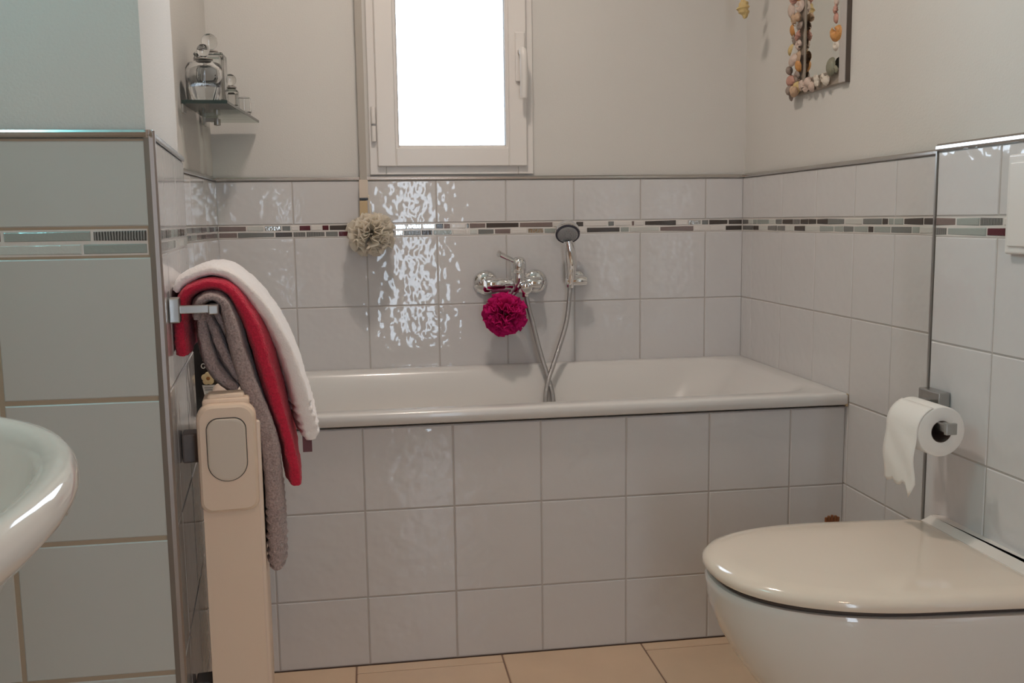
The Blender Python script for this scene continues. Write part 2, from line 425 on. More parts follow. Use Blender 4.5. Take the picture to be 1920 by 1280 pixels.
up1(box('pane', (.56, .012, 1.208), (.868, .016, 1.985), 'pane'))
hg = up1(pyd('hinge', *merge([lathe_vf([(.0065, 0), (.0068, .002), (.0068, .040), (.0065, .042)], 14, Matrix.Translation((.4935, -.008, 1.222))),
                              lathe_vf([(.0065, 0), (.0068, .002), (.0068, .044), (.0065, .046)], 14, Matrix.Translation((.4935, -.008, 1.270)))]), 'pvc', None, True))
lathe('hinge_gap', [(.0055, 0), (.0055, .008)], 'rubber_grey', hg, 12, Matrix.Translation((.4935, -.008, 1.263)))
h1 = up1(box('handle_plate', (.893, -.024, 1.385), (.921, -.013, 1.522), 'pvc', None, .0045, 3))
lev = smoothpath([(.9085, -.024, 1.468), (.9085, -.048, 1.466), (.9105, -.058, 1.452), (.9115, -.056, 1.41), (.9115, -.052, 1.36), (.911, -.050, 1.338)], 6)
up1(tube('handle_lever', lev, [.0095 + .0015 * math.sin(PI * i / (len(lev) - 1)) for i in range(len(lev))], 'pvc', None, 12))
# doorway behind the viewer: frame and glazed leaf
d1 = bpy.data.objects.new('door_1', None); C.objects.link(d1); d1.location = (.778, YR, 0); struct(d1, 'glazed door behind the viewer')
bm = bmesh.new()
for lo, hi in (((DX0, YR - .10, 0), (DX0 + .07, YR - .05, DZ1)), ((DX1 - .07, YR - .10, 0), (DX1, YR - .05, DZ1)), ((DX0 + .07, YR - .10, 0), (DX1 - .07, YR - .05, .16)), ((DX0 + .07, YR - .10, DZ1 - .09), (DX1 - .07, YR - .05, DZ1))): addbox(bm, lo, hi)
under(fin('door_leaf', bm, 'frame_wood'), d1)
under(box('pane', (DX0 + .07, YR - .078, .16), (DX1 - .07, YR - .073, DZ1 - .09), 'pane'), d1)

# ------------------------------------------------------------------ ceiling lamp, plus added fill lamps
def ceiling_lamp(name, label, x, y, watts, r=.11, col=LAMP_COL):
    g = Grp(name, label, 'lamp', (x, y, CEIL))
    g.add(lathe('lamp_body', [(.02, 0), (r, 0), (r, -.02), (r - .006, -.045), (r - .02, -.046), (r - .02, -.03), (.02, -.03)], 'pvc', None, 40, Matrix.Translation((x, y, CEIL))))
    m = MAT['lamp_glow'].copy(); m.node_tree.nodes['Emission'].inputs[1].default_value = watts / (PI * PI * (r - .024) ** 2)
    m.node_tree.nodes['Emission'].inputs[0].default_value = (*col, 1); MAT[name] = m
    g.add(lathe('diffuser', [(.001, -.032), (r - .024, -.032), (r - .024, -.042), (r - .04, -.050), (.001, -.054)], name, None, 40, Matrix.Translation((x, y, CEIL))))
ceiling_lamp('ceiling_lamp', 'round ceiling lamp above the room', .60, -.92, LAMP_W)
ceiling_lamp('warm_fill_lamp', 'unseen warm fill lamp added near the rear wall', .85, -3.0, 6.5, .11, (1.0, .70, .50))  # invented out of view, to warm the faces turned towards the viewer
ml = Grp('cool_fill_lamp', 'unseen slim cyan fill lamp added above the washbasin', 'lamp', (XL, -1.57, 1.85))  # invented out of view, to tint the upper left wall cyan
ml.add(box('lamp_housing', (XL, -1.72, 1.83), (XL + .03, -1.42, 1.87), 'alu', None, .003))
m = MAT['lamp_glow'].copy(); m.node_tree.nodes['Emission'].inputs[0].default_value = (*COOL_COL, 1)
m.node_tree.nodes['Emission'].inputs[1].default_value = COOL_W / (PI * .3 * .13); MAT['lamp_cool'] = m
ml.add(box('diffuser', (XL + .03, -1.72, 1.832), (XL + .07, -1.42, 1.868), 'lamp_cool', None, .006))

# ------------------------------------------------------------------ bathtub
def rrect(x0, x1, y0, y1, r, z, n=9):
    pts = []
    for cx, cy, a0 in ((x1 - r, y1 - r, 0), (x0 + r, y1 - r, PI / 2), (x0 + r, y0 + r, PI), (x1 - r, y0 + r, 1.5 * PI)):
        for i in range(n): a = a0 + PI / 2 * i / (n - 1); pts.append(Vector((cx + r * math.cos(a), cy + r * math.sin(a), z)))
    return pts
tub = Grp('bathtub', 'white enamelled built-in bathtub along the back wall', 'bathtub', (.82, -.33, .0))
ZR = .583
x0, x1, y0, y1 = .0615, W - .001, -.670, -.0015
secs = [rrect(x0, x1, y0 + .004, y1, .004, ZR - .028), rrect(x0, x1, y0, y1, .004, ZR - .024), rrect(x0, x1, y0, y1, .004, ZR - .006), rrect(x0 + .002, x1 - .002, y0 + .003, y1 - .002, .005, ZR - .0012),
        rrect(x0 + .008, x1 - .008, y0 + .009, y1 - .006, .008, ZR)]
inner = [(.075, .045, .048, .042, 0, .10), (.082, .055, .053, .048, -.003, .10), (.092, .075, .060, .055, -.014, .10), (.108, .115, .075, .075, -.05, .11), (.135, .19, .10, .105, -.13, .12), (.165, .27, .125, .145, -.24, .13), (.21, .34, .155, .185, -.345, .12), (.26, .40, .19, .225, -.385, .07), (.40, .55, .28, .28, -.395, .03)]
for l, rr, fr, bk, dz, rad in inner: secs.append(rrect(x0 + l, x1 - rr, y0 + fr, y1 - bk, rad, ZR + dz))
v, f = loft(secs, caps=False); n = len(secs[0]); f.append(tuple(range((len(secs) - 1) * n, len(secs) * n)))
tub.add(pyd('tub_shell', v, f, 'tub_enamel', None, True))
tub.add(box('sealant', (W - .006, -.668, ZR - .032), (W - .0005, -.662, ZR - .002), 'label_tan'))

# ------------------------------------------------------------------ tap, puffs, shower
tap = Grp('bath_tap', 'chrome single-lever bath tap on the tiled wall', 'tap', (.88, 0, .82))
def ax(p, d): return along(Vector(p), Vector(d))
for x in (.800, .945):
    e = tap.add(lathe('escutcheon', [(.002, 0), (.036, 0), (.0365, .004), (.033, .010), (.026, .016), (.014, .019), (.013, .040)], 'chrome', None, 36, ax((x, 0, .821), (0, -1, 0))))
tap.add(lathe('body', [(.010, 0), (.0165, .002), (.018, .010), (.018, .052), (.0155, .055), (.0155, .104), (.018, .107), (.018, .150), (.0165, .157), (.010, .159)], 'chrome', None, 28, ax((.795, -.058, .820), (1, 0, 0))))
tap.add(lathe('valve', [(.020, -.02), (.021, .0), (.0215, .03), (.0205, .034), (.0215, .038), (.0215, .058), (.020, .068), (.014, .076), (.004, .079)], 'chrome', None, 30, ax((.888, -.060, .818), (.0, -.12, 1))))
lv = smoothpath([(.886, -.066, .880), (.872, -.074, .886), (.850, -.086, .896), (.832, -.094, .905), (.826, -.097, .907)], 6)
tap.add(tube('lever', lv, [.0065 + .004 * (i / (len(lv) - 1)) ** 2 if i < len(lv) - 2 else .0075 for i in range(len(lv))], 'chrome', None, 14))
tap.add(lathe('spout', [(.014, 0), (.0145, .03), (.0135, .034), (.0155, .036), (.0155, .052), (.012, .054)], 'chrome', None, 26, ax((.903, -.060, .820), (.0, -1, -.25))))
tap.add(lathe('hose_nut', [(.0105, 0), (.0105, .02), (.0095, .024)], 'chrome', None, 18, ax((.905, -.066, .806), (.05, 0, -1))))

sh = Grp('hand_shower', 'chrome hand shower with grey hose parked in its wall holder', 'shower', (1.04, 0, .8))
hd = Vector((1.026, -.085, .962)); nd = Vector((-.10, -.74, -.66)).normalized()
M = ax(hd, nd)
hb = sh.add(lathe('shower_head', [(.004, -.030), (.018, -.028), (.029, -.020), (.0345, -.008), (.0355, .002), (.034, .006), (.001, .006)], 'chrome', None, 40, M))
hp = bpy.data.objects
def sub(o, parent): o.parent = parent; o.matrix_parent_inverse = (Matrix.Translation(parent.parent.location).inverted()).inverted() @ Matrix.Identity(4); return o
def subpart(o, part, g):
    """child of a part; the part already carries the group's inverse, so world coordinates need none"""
    o.parent = part; return o
subpart(lathe('dark_ring', [(.0345, .004), (.0345, .008), (.029, .009), (.029, .004)], 'shower_dark', None, 40, M), hb, sh)
subpart(lathe('spray_face', [(.001, .006), (.0285, .006), (.0285, .0105), (.025, .0125), (.001, .0135)], 'shower_face', None, 36, M), hb, sh)
noz = []
for ring, cnt in ((.024, 20), (.017, 14), (.010, 8)):
    for i in range(cnt): noz.append(lathe_vf([(.0012, .011), (.0012, .0145), (.0006, .015)], 6, M @ Matrix.Translation((ring * math.cos(2 * PI * i / cnt), ring * math.sin(2 * PI * i / cnt), 0))))
subpart(pyd('nozzles', *merge(noz), 'rubber_grey', None), hb, sh)
hl = smoothpath([(1.029, -.078, .940), (1.034, -.074, .915), (1.0385, -.070, .885), (1.0395, -.066, .855), (1.0385, -.063, .825), (1.037, -.061, .806)], 5)
sh.add(tube('handle', hl, [r_ * 1.2 for r_ in [.011, .0115, .012, .0125, .013, .0135, .0138, .014, .0142, .0142, .0142, .014, .0138, .0135, .013, .0128, .0125, .012, .0118, .0115, .0112, .011, .0108, .0105, .010, .0095][:len(hl)]] + [.0095] * max(0, len(hl) - 26), 'chrome', None, 18))
hs = smoothpath([(1.037, -.061, .812), (1.036, -.062, .790), (1.031, -.066, .745), (1.022, -.073, .70), (1.003, -.082, .645), (.979, -.096, .585), (.962, -.108, .545), (.953, -.118, .505), (.951, -.125, .47), (.957, -.130, .440), (.966, -.130, .440), (.973, -.125, .470), (.972, -.116, .510), (.962, -.102, .556), (.944, -.085, .625), (.927, -.074, .70), (.914, -.068, .755), (.908, -.066, .795)], 8)
sh.add(tube('hose', hs, .0068, 'hose', None, 10))
ho = Grp('shower_holder', 'chrome wall bracket gripping the hand shower', 'bracket', (1.07, 0, .825))
ho.add(lathe('wall_plate', [(.002, 0), (.021, 0), (.021, .006), (.017, .010), (.012, .012), (.012, .03)], 'chrome', None, 30, ax((1.073, 0, .829), (0, -1, 0))))
ho.add(lathe('clamp', [(.006, 0), (.0135, .001), (.0148, .004), (.0148, .056), (.0135, .059), (.006, .060)], 'chrome', None, 26, ax((1.026, -.060, .8235), (1, 0, 0))))

def puff(name, mname, c, r, seed, label, cat, nfan=64, squash=1.0, seglen=1.0):
    """bath puff: gathered fans of ruffled netting around one knot"""
    rr = random.Random(seed); parts = []
    for k in range(nfan):
        zc = 1 - 2 * (k + .5) / nfan; ph = k * 2.399963; s = math.sqrt(1 - zc * zc)
        d = Vector((s * math.cos(ph), s * math.sin(ph), zc)); d = (d + .2 * Vector((rr.uniform(-1, 1), rr.uniform(-1, 1), rr.uniform(-1, 1)))).normalized()
        a = d.orthogonal().normalized(); a = Matrix.Rotation(rr.uniform(0, PI), 3, d) @ a; b = d.cross(a)
        rad = r * rr.uniform(.82, 1.08); nu, nr = 26, 5; v = []; f = []; ph0 = rr.uniform(0, 6); wn = rr.choice((3, 4, 5)); sp = rr.uniform(.9, 1.3) * seglen
        for i in range(nr):
            t = .25 + .75 * i / (nr - 1)
            for j in range(nu):
                an = (j / (nu - 1) - .5) * sp * 1.2
                w = math.sin(an * wn * 3.2 + ph0) * .17 * t * t + math.sin(an * wn * 7 + ph0 * 2) * .04 * t * t
                p = (d * math.cos(an) + a * math.sin(an)) * t * rad + b * w * rad + d * (.06 * rad * math.sin(an * 9 + ph0) if i == nr - 1 else 0)
                v.append(Vector(c) + Vector((p.x, p.y, p.z * squash)))
        for i in range(nr - 1):
            for j in range(nu - 1): f.append((i * nu + j, i * nu + j + 1, (i + 1) * nu + j + 1, (i + 1) * nu + j))
        parts.append((v, f))
    g = Grp(name, label, cat, c)
    V, Fc = merge(parts); me = bpy.data.meshes.new('netting'); me.from_pydata(V, [], Fc); me.update(); setm(me, mname, True)
    o = link('netting', me); md = o.modifiers.new('t', 'SOLIDIFY'); md.thickness = .0008
    g.add(o); return g
pk = puff('bath_puff', 'mesh_pink', (.842, -.098, .737), .060, 3, 'bright pink netting bath puff hanging from the tap', 'bath puff', 70)
pk.add(tube('cord', smoothpath([(.850, -.098, .775), (.866, -.098, .80), (.884, -.090, .825), (.888, -.080, .838), (.890, -.072, .8425), (.893, -.050, .842), (.886, -.082, .808), (.865, -.096, .785)], 6), .0022, 'cord_dark', None, 8))
pk.add(box('woven_band', (.806, -.092, .799), (.862, -.080, .806), 'cord_dark', None, .002))
cp = puff('bath_puff', 'mesh_cream', (.478, -.070, .967), .064, 11, 'cream netting bath puff hanging from the window shutter strap', 'bath puff', 56, .95)
cp.add(box('hang_tag', (.448, -.040, 1.010), (.470, -.034, 1.058), 'label_tan', None, .001))
cp.add(tube('cord', smoothpath([(.4735, -.034, 1.074), (.476, -.036, 1.05), (.478, -.045, 1.02), (.479, -.055, .99)], 5), .0015, 'mesh_cream', None, 6))
sg = Grp('shutter_strap', 'grey-brown roller shutter strap hanging beside the window', 'strap', (.468, -.02, 1.07))
sg.add(box('strap_band', (.4515, -.0245, 1.066), (.4705, -.0225, CEIL - .02), 'strap'))
sg.add(box('strap_end', (.448, -.029, 1.066), (.4725, -.019, 1.116), 'dial_grey', None, .001))
sg.add(box('clip', (.4485, -.032, 1.0595), (.4715, -.018, 1.0665), 'black_plastic', None, .0015))
# the strap's case up at the ceiling, out of view
sg.add(box('strap_guide', (.44, -.032, CEIL - .03), (.482, .008, CEIL - .001), 'pvc', None, .002))

# ------------------------------------------------------------------ glass shelf and its bottles
gs = Grp('glass_shelf', 'small clear glass shelf on the left wall corner', 'shelf', (.06, -.24, 1.268))
P4 = [(.0605, -.455), (.160, -.455), (.184, -.02), (.0605, -.02)]
v = [(x, y, 1.271) for x, y in P4] + [(x, y, 1.278) for x, y in P4]
gs.add(pyd('glass_plate', v, [(0, 1, 2, 3), (4, 5, 6, 7)] + [(i, (i + 1) % 4, 4 + (i + 1) % 4, 4 + i) for i in range(4)], 'shelf_glass'))
gs.add(box('front_edge', (.0606, -.4562, 1.2705), (.1602, -.4546, 1.2785), 'shelf_edge'))
v = [(.1595, -.4555, 1.2715), (.1612, -.4555, 1.2715), (.1852, -.02, 1.2715), (.1835, -.02, 1.2715)]
v += [(x, y, z + .006) for x, y, z in v]
gs.add(pyd('side_edge', v, [(0, 1, 2, 3), (4, 5, 6, 7)] + [(i, (i + 1) % 4, 4 + (i + 1) % 4, 4 + i) for i in range(4)], 'shelf_edge'))
for yb in (-.16, -.445):
    b = gs.add(box('bracket_plate', (.0602, yb - .018, 1.249), (.066, yb + .018, 1.291) if yb > -.3 else (.066, yb + .018, 1.2695), 'satin', None, .002))
    if yb > -.3:
        subpart(box('bracket_arm', (.064, yb - .006, 1.2595), (.098, yb + .006, 1.2705), 'satin', None, .002), b, gs)
        subpart(lathe('bracket_screw', [(.003, 0), (.0085, .001), (.0085, .016), (.003, .017)], 'satin', None, 18, ax((.095, yb, 1.250), (0, 0, 1))), b, gs)
ZS = 1.2785
def bottle(name, label, loc, prof, stop, group='glass bottles on the shelf', seg=36, sqr=None):
    g = Grp(name, label, 'bottle', loc, group)
    Mx = Matrix.Translation(loc)
    if sqr:
        a, hgt = sqr; secs = [[Mx @ p for p in rrect(-q, q, -q, q, .006, zz, 4)] for q, zz in ((a - .003, 0), (a, .003), (a, hgt - .004), (a - .003, hgt - .0005), (.012, hgt), (.011, hgt + .008))]
        g.add(pyd('bottle_body', *loft(secs), 'glass', None, False))
        inn = [[Mx @ p for p in rrect(-q, q, -q, q, .004, zz, 4)] for q, zz in ((a - .008, .012), (a - .006, .014), (a - .006, hgt - .012), (a - .009, hgt - .008))]
        g.add(pyd('hollow', *loft(inn), 'glass', None, False))
        top = hgt
    else:
        g.add(lathe('bottle_body', prof, 'glass', None, seg, Mx)); top = prof[-1][1]
    if stop:
        r, neck = stop
        g.add(lathe('collar', [(.004, top), (.010, top + .001), (neck, top + .004), (neck, top + .0065), (.006, top + .009)], 'smoke', None, 26, Mx))
        g.add(lathe('stopper', [(.002, top + .008)] + [(r * math.sin(PI * i / 14), top + .009 + r - r * math.cos(PI * i / 14)) for i in range(2, 14)] + [(.0005, top + .009 + 2 * r)], 'glass', None, 26, Mx))
    return g
bottle('round_decanter', 'round bulging clear glass decanter with a small ball stopper, nearest on the shelf', (.107, -.412, ZS),
       [(.002, 0), (.028, 0), (.030, .003), (.037, .035), (.041, .060), (.041, .076), (.036, .086), (.022, .091), (.012, .092), (.011, .094),
        (.009, .093), (.009, .088), (.018, .084), (.030, .078), (.034, .070), (.033, .052), (.026, .040), (.001, .038)], None)
g = bpy.data.objects['round_decanter']
for nm, pf, mm in (('collar', [(.006, .094), (.021, .095), (.021, .097), (.007, .099)], 'smoke'), ('stopper', [(.006, .099), (.006, .102)] + [(.0145 * math.sin(PI * i / 14), .1015 + .0145 - .0145 * math.cos(PI * i / 14)) for i in range(3, 14)] + [(.0005, .1305)], 'glass')):
    under(lathe(nm, pf, mm, None, 26, Matrix.Translation((.107, -.412, ZS))), g)
bottle('square_bottle', 'tall square clear glass bottle with a large ball stopper', (.110, -.330, ZS), None, (.019, .019), sqr=(.034, .122))
bottle('small_square_bottle', 'small square glass bottle with a pale ball stopper, beside the tealight jar', (.142, -.235, ZS), None, (.0145, .014), sqr=(.0175, .052))
tj = Grp('glass_jar', 'small open clear glass jar at the far end of the shelf', 'jar', (.163, -.150, ZS))
tj.add(lathe('jar_body', [(.002, 0), (.014, 0), (.017, .006), (.018, .020), (.016, .042), (.0145, .043), (.0145, .041), (.016, .020), (.014, .008), (.002, .006)], 'glass', None, 28, Matrix.Translation((.163, -.150, ZS))))

# ------------------------------------------------------------------ radiator (parallel to the slanted wall)
D1 = S1.copy(); N1 = S1.cross(Z).normalized()   # along wall, out of wall
if N1.x < 0: N1 = -N1
def wp(a, b, z): return NEARC + D1 * a + N1 * b + Z * z        # a along wall from the near corner, b out from the wall
def wbox(name, a0, a1, b0, b1, z0, z1, m, bev=0, seg=2, smooth=False):
    Mw = Matrix(((D1.x, N1.x, 0, NEARC.x), (D1.y, N1.y, 0, NEARC.y), (0, 0, 1, 0), (0, 0, 0, 1)))
    o = box(name, (a0, b0, z0), (a1, b1, z1), m, None, bev, seg, Mw, smooth); return o
rad = Grp('radiator', 'cream panel radiator seen end-on under the towels', 'radiator', tuple(wp(.3, .07, .1)))
rad.add(wbox('panel', .098, .50, .034, .116, .10, .700, 'radiator_panel', .012, 4, True))
rad.add(wbox('front_plate', .108, .50, .112, .122, .12, .70, 'radiator_panel', .004, 2, True))
def end_plate(name, a0, a1, outline, m):
    secs = [[wp(a, b, z) for b, z in outline] for a in (a0, a1)]
    return pyd(name, *loft(secs), m)
def capout(b0, b1, z0, z1, rt, rb, n=8):
    pts = []
    for cx, cy, r, a0 in ((b1 - rt, z1 - rt, rt, 0), (b0 + rt, z1 - rt, rt, PI / 2), (b0 + rb, z0 + rb, rb, PI), (b1 - rb, z0 + rb, rb, 1.5 * PI)):
        for i in range(n): a = a0 + PI / 2 * i / (n - 1); pts.append((cx + r * math.cos(a), cy + r * math.sin(a)))
    return pts
rad.add(end_plate('end_cap', .088, .100, capout(.034, .116, .13, .60, .006, .006), 'radiator'))
def shrink(pts, d):
    cx = sum(p[0] for p in pts) / len(pts); cz = sum(p[1] for p in pts) / len(pts)
    hx = max(p[0] for p in pts) - cx; hz = max(p[1] for p in pts) - cz
    return [(cx + (x - cx) * (1 - d / hx), cz + (z - cz) * (1 - d / hz)) for x, z in pts]
co_ = capout(.031, .117, .5685, .733, .022, .016)
secs = [[wp(a, b, z) for b, z in shrink(co_, d)] for a, d in ((.10, 0), (.082, 0), (.077, .0015), (.074, .005))]
cc = rad.add(pyd('control_cap', *loft(secs), 'radiator'))
for s_, (zz, dd) in enumerate(((.739, .006), (.745, .013))):
    o = rad.add(wbox('top_ridge', .090 + .006 * s_, .15 - .015 * s_, .034 + dd, .114 - dd, .69, zz, 'radiator', .004, 2))
od = capout(.0445, .1025, .6165, .7135, .018, .0288, 10)
g2 = pyd('dial_groove', *loft([[wp(a, b, z) for b, z in od] for a in (.076, .0732)]), 'groove', None); subpart(g2, cc, rad)
secs = [[wp(a, b, z) for b, z in shrink(od, d)] for a, d in ((.076, .0012), (.0712, .0012), (.0695, .0024), (.069, .005))]
g3 = pyd('dial_cover', *loft(secs), 'dial_grey', None); subpart(g3, cc, rad)
rad.add(wbox('wall_bracket', .17, .21, .001, .036, .625, .672, 'bracket', .003, 2))
rad.add(wbox('wall_bracket', .17, .21, .001, .036, .22, .26, 'bracket', .003, 2))

# ------------------------------------------------------------------ towel rail and towels
tr = Grp('towel_rail', 'square chrome towel rail on the slanted left wall', 'towel rail', tuple(wp(.11, 0, .87)))
for a in (.105, .42):
    tr.add(wbox('wall_plate', a - .014, a + .014, .0005, .016, .855, .892, 'satin', .002))
    tr.add(wbox('arm', a - .006, a + .006, .014, .066, .868, .880, 'satin', .001))
tr.add(wbox('rail', .092, .43, .056, .070, .866, .880, 'satin', .0015))

def towel(name, label, m, legs, ya, yb, hem=None, seed=0, folds=3, fold_amp=.10, band=None):
    """legs: centre lines (x, z, half thickness) over the rail; the cloth runs from ya to yb along the rail"""
    g = Grp(name, label, 'towel', (.25, ya, .6)); parts = []
    dxdy = S1.x / S1.y
    for leg, (y0_, y1_) in legs:
        P = smoothpath([(p[0], p[2], p[1]) for p in leg], 16)
        nsec = len(P); ny = 26; secs = []; s = 0
        for i, p in enumerate(P):
            d = (P[min(i + 1, nsec - 1)] - P[max(i - 1, 0)]); tx, tz = d.x, d.z; L = math.hypot(tx, tz) or 1; tx /= L; tz /= L
            nx, nz = tz, -tx; h = p.y
            if i: s += (P[i] - P[i - 1]).length
            end = min(1, min(i, nsec - 1 - i) / 5 + .62); h = h * (math.sqrt(end))
            ring = []
            for k in range(2 * ny):
                a = 2 * PI * k / (2 * ny)
                ca, sa = math.cos(a), math.sin(a)
                e = .35
                yy = math.copysign(abs(ca) ** e, ca); tt = math.copysign(abs(sa) ** .55, sa)
                y = (y0_ + y1_) / 2 - yy * (y1_ - y0_) / 2
                th = h * tt * (1 - fold_amp + fold_amp * math.cos(folds * PI * yy + seed + s * 9))
                # gather of the near edge into soft folds
                sh_ = .10 * h * math.sin(folds * 2.2 * yy + seed + s * 14)
                x = p.x + nx * (th + sh_) + (y - y0_) * dxdy; z = p.z + nz * (th + sh_)
                if band:
                    for zb in band:
                        if p.z < zb[0] and p.z > zb[1]: x -= nx * tt * .0022 * math.sin(p.z * 480); z -= nz * tt * .0022 * math.sin(p.z * 480)
                q = Vector((x, y, z)); w = noise.noise_vector(q * 60 + Vector((seed * 7, 0, 0))) * .0016 + noise.noise_vector(q * 260) * .0009
                ring.append(q + w)
            secs.append(ring)
        parts.append(loft(secs))
    g.add(pyd('cloth', *merge(parts), m, None, True)); return g
greyA = [(.256, .742, .010), (.238, .757, .0125), (.221, .782, .0125), (.2115, .82, .0115), (.2095, .852, .0095), (.211, .870, .008)]
greyB = [(.264, .752, .0105), (.251, .776, .0125), (.237, .802, .012), (.2265, .832, .0105), (.219, .858, .009), (.217, .872, .008)]
greyC = [(.268, .770, .009), (.259, .797, .0105), (.249, .822, .0105), (.2385, .846, .0095), (.228, .866, .008), (.224, .874, .007)]
grey = [(.205, .856, .0085), (.207, .872, .0091), (.213, .884, .0091), (.230, .890, .0091), (.246, .880, .0108), (.256, .85, .0145), (.264, .808, .0155), (.276, .757, .0170), (.292, .705, .0170), (.304, .652, .0175), (.3065, .591, .0158), (.309, .538, .016), (.309, .480, .0152), (.309, .456, .013)]
red = [(.181, .800, .0125), (.1795, .827, .0125), (.1795, .852, .012), (.184, .881, .0110), (.197, .899, .0107), (.228, .908, .0099), (.256, .897, .0112), (.2775, .863, .0148), (.2935, .823, .0175), (.3060, .771, .0180), (.3175, .721, .0165), (.331, .66, .0135), (.3385, .607, .0145), (.3395, .587, .0125)]
white = [(.172, .897, .0075), (.184, .913, .0099), (.208, .925, .0099), (.232, .928, .0105), (.256, .920, .0112), (.284, .893, .0138), (.311, .853, .0158), (.332, .805, .0170), (.3460, .754, .0185), (.3545, .71, .019), (.3625, .675, .0195), (.365, .656, .015)]
towel('bath_towel', 'taupe grey towel, innermost on the rail and hanging lowest', 'towel_grey', [(grey, (-1.262, -1.03)), (greyA, (-1.243, -1.08)), (greyB, (-1.236, -1.07)), (greyC, (-1.228, -1.06))], -1.25, -1.03, seed=1, folds=3, band=[(.56, .46)])
towel('bath_towel', 'crimson red towel between the grey and white towels', 'towel_red', [(red, (-1.248, -1.00))], -1.24, -1.0, seed=4, folds=3)
wt = towel('bath_towel', 'white fluffy towel, outermost over the towel rail', 'towel_white', [(white, (-1.232, -.98))], -1.23, -.98, seed=8, folds=2, band=[(.72, .655)])
wt.add(box('care_label', (.352, -1.222, .635), (.3665, -1.2195, .662), 'tag_brown'), 'small burgundy sewn-in label')

# ------------------------------------------------------------------ bottle on the tub corner
sb = Grp('shampoo_bottle', 'black bottle with a flower picture and white label on the tub corner', 'bottle', (.105, -.60, .583))
Mx = Matrix.Translation((.105, -.60, .584))
secs = []
for hx, hy, z in ((.028, .017, 0), (.031, .020, .004), (.031, .020, .150), (.030, .0195, .165), (.022, .016, .178), (.013, .012, .184), (.013, .012, .190)):
    secs.append([Mx @ Vector((hx * math.copysign(abs(math.cos(a)) ** .6, math.cos(a)), hy * math.copysign(abs(math.sin(a)) ** .6, math.sin(a)), z)) for a in [2 * PI * i / 32 for i in range(32)]])
sb.add(pyd('bottle_body', *loft(secs), 'black_plastic', None, True))
sb.add(lathe('cap', [(.015, .190), (.0155, .192), (.0155, .215), (.014, .218), (.001, .219)], 'black_plastic', None, 24, Mx))
yl = -.6212
lb = sb.add(pyd('label', [(.100, yl, .652), (.1265, yl, .652), (.126, yl, .622), (.120, yl, .606), (.108, yl, .606)] + [(a, yl + .002, b) for a, b in ((.100, .652), (.1265, .652), (.126, .622), (.120, .606), (.108, .606))], [(0, 1, 2, 3, 4), (5, 6, 7, 8, 9)] + [(i, (i + 1) % 5, 5 + (i + 1) % 5, 5 + i) for i in range(5)], 'label_white'), 'white printed label')
bm = bmesh.new()
for i, (wd, z) in enumerate(((.018, .646), (.016, .6415), (.012, .6335), (.015, .629), (.010, .6235))): addbox(bm, (.1135 - wd / 2, yl - .0004, z - .0011), (.1135 + wd / 2, yl, z + .0011))
subpart(fin('print_lines', bm, 'label_text'), lb, sb)
pet = []
for i in range(5):
    a = 2 * PI * i / 5 + .3
    pet.append(lathe_vf([(.001, 0), (.0075, .0006), (.0055, .0016), (.001, .002)], 12, Matrix.Translation((.1135 + .0075 * math.cos(a), yl + .0006, .6665 + .0075 * math.sin(a))) @ Matrix.Rotation(PI / 2, 4, 'X')))
fl_ = sb.add(pyd('flower_picture', *merge(pet), 'flower_cream', None))
subpart(lathe('flower_heart', [(.001, 0), (.0055, .0006), (.001, .0024)], 'flower_brown', None, 12, Matrix.Translation((.1135, yl, .6665)) @ Matrix.Rotation(PI / 2, 4, 'X')), fl_, sb)
ring = [(.1045 + .0042 * math.cos(a), yl - .0001, .694 + .005 * math.sin(a)) for a in [.6 + 5.0 * i / 14 for i in range(15)]] + [(.1065, yl - .0001, .6925)]
sb.add(tube('letter_g', ring, .0009, 'label_white', None, 6), 'pale printed letter G')

# ------------------------------------------------------------------ washbasin
wbn = Grp('washbasin', 'white ceramic washbasin with a rounded rim, cut off at the left', 'washbasin', (.019, -2.208, .84))
bc = Vector((.019, -2.192, .84)); A, B = .257, .337
def ell(sa, sb_, z, sx=0, n=72):
    pts = []
    for i in range(n):
        a = 2 * PI * i / n; x = math.cos(a); y = math.sin(a)
        px = bc.x + sx + sa * (math.copysign(abs(x) ** (.95 if x > 0 else .55), x)); py = bc.y + sb_ * math.copysign(abs(y) ** .95, y)
        pts.append(Vector((max(px, XL + .002), py, z)))
    return pts
secs = [ell(.06, .10, .66, -.10), ell(.10, .15, .67, -.09), ell(.15, .215, .695, -.07), ell(.192, .25, .735, -.046), ell(.228, .303, .775, -.02), ell(.247, .326, .803, -.006), ell(A - .002, B - .002, .818), ell(A, B, .826), ell(A - .0015, B - .0015, .834), ell(A - .006, B - .006, .840), ell(A - .014, B - .014, .8415),
        ell(A - .024, B - .024, .838), ell(A - .029, B - .030, .828), ell(A - .034, B - .036, .80), ell(A - .052, B - .06, .755), ell(A - .12, B - .16, .715), ell(.07, .10, .70), ell(.02, .022, .698)]
wbn.add(pyd('basin', *loft(secs), 'ceramic', None, True))
wbn.add(lathe('drain', [(.001, 0), (.021, 0), (.022, .003), (.016, .004), (.001, .003)], 'chrome', None, 24, Matrix.Translation((.019, -2.208, .699))))

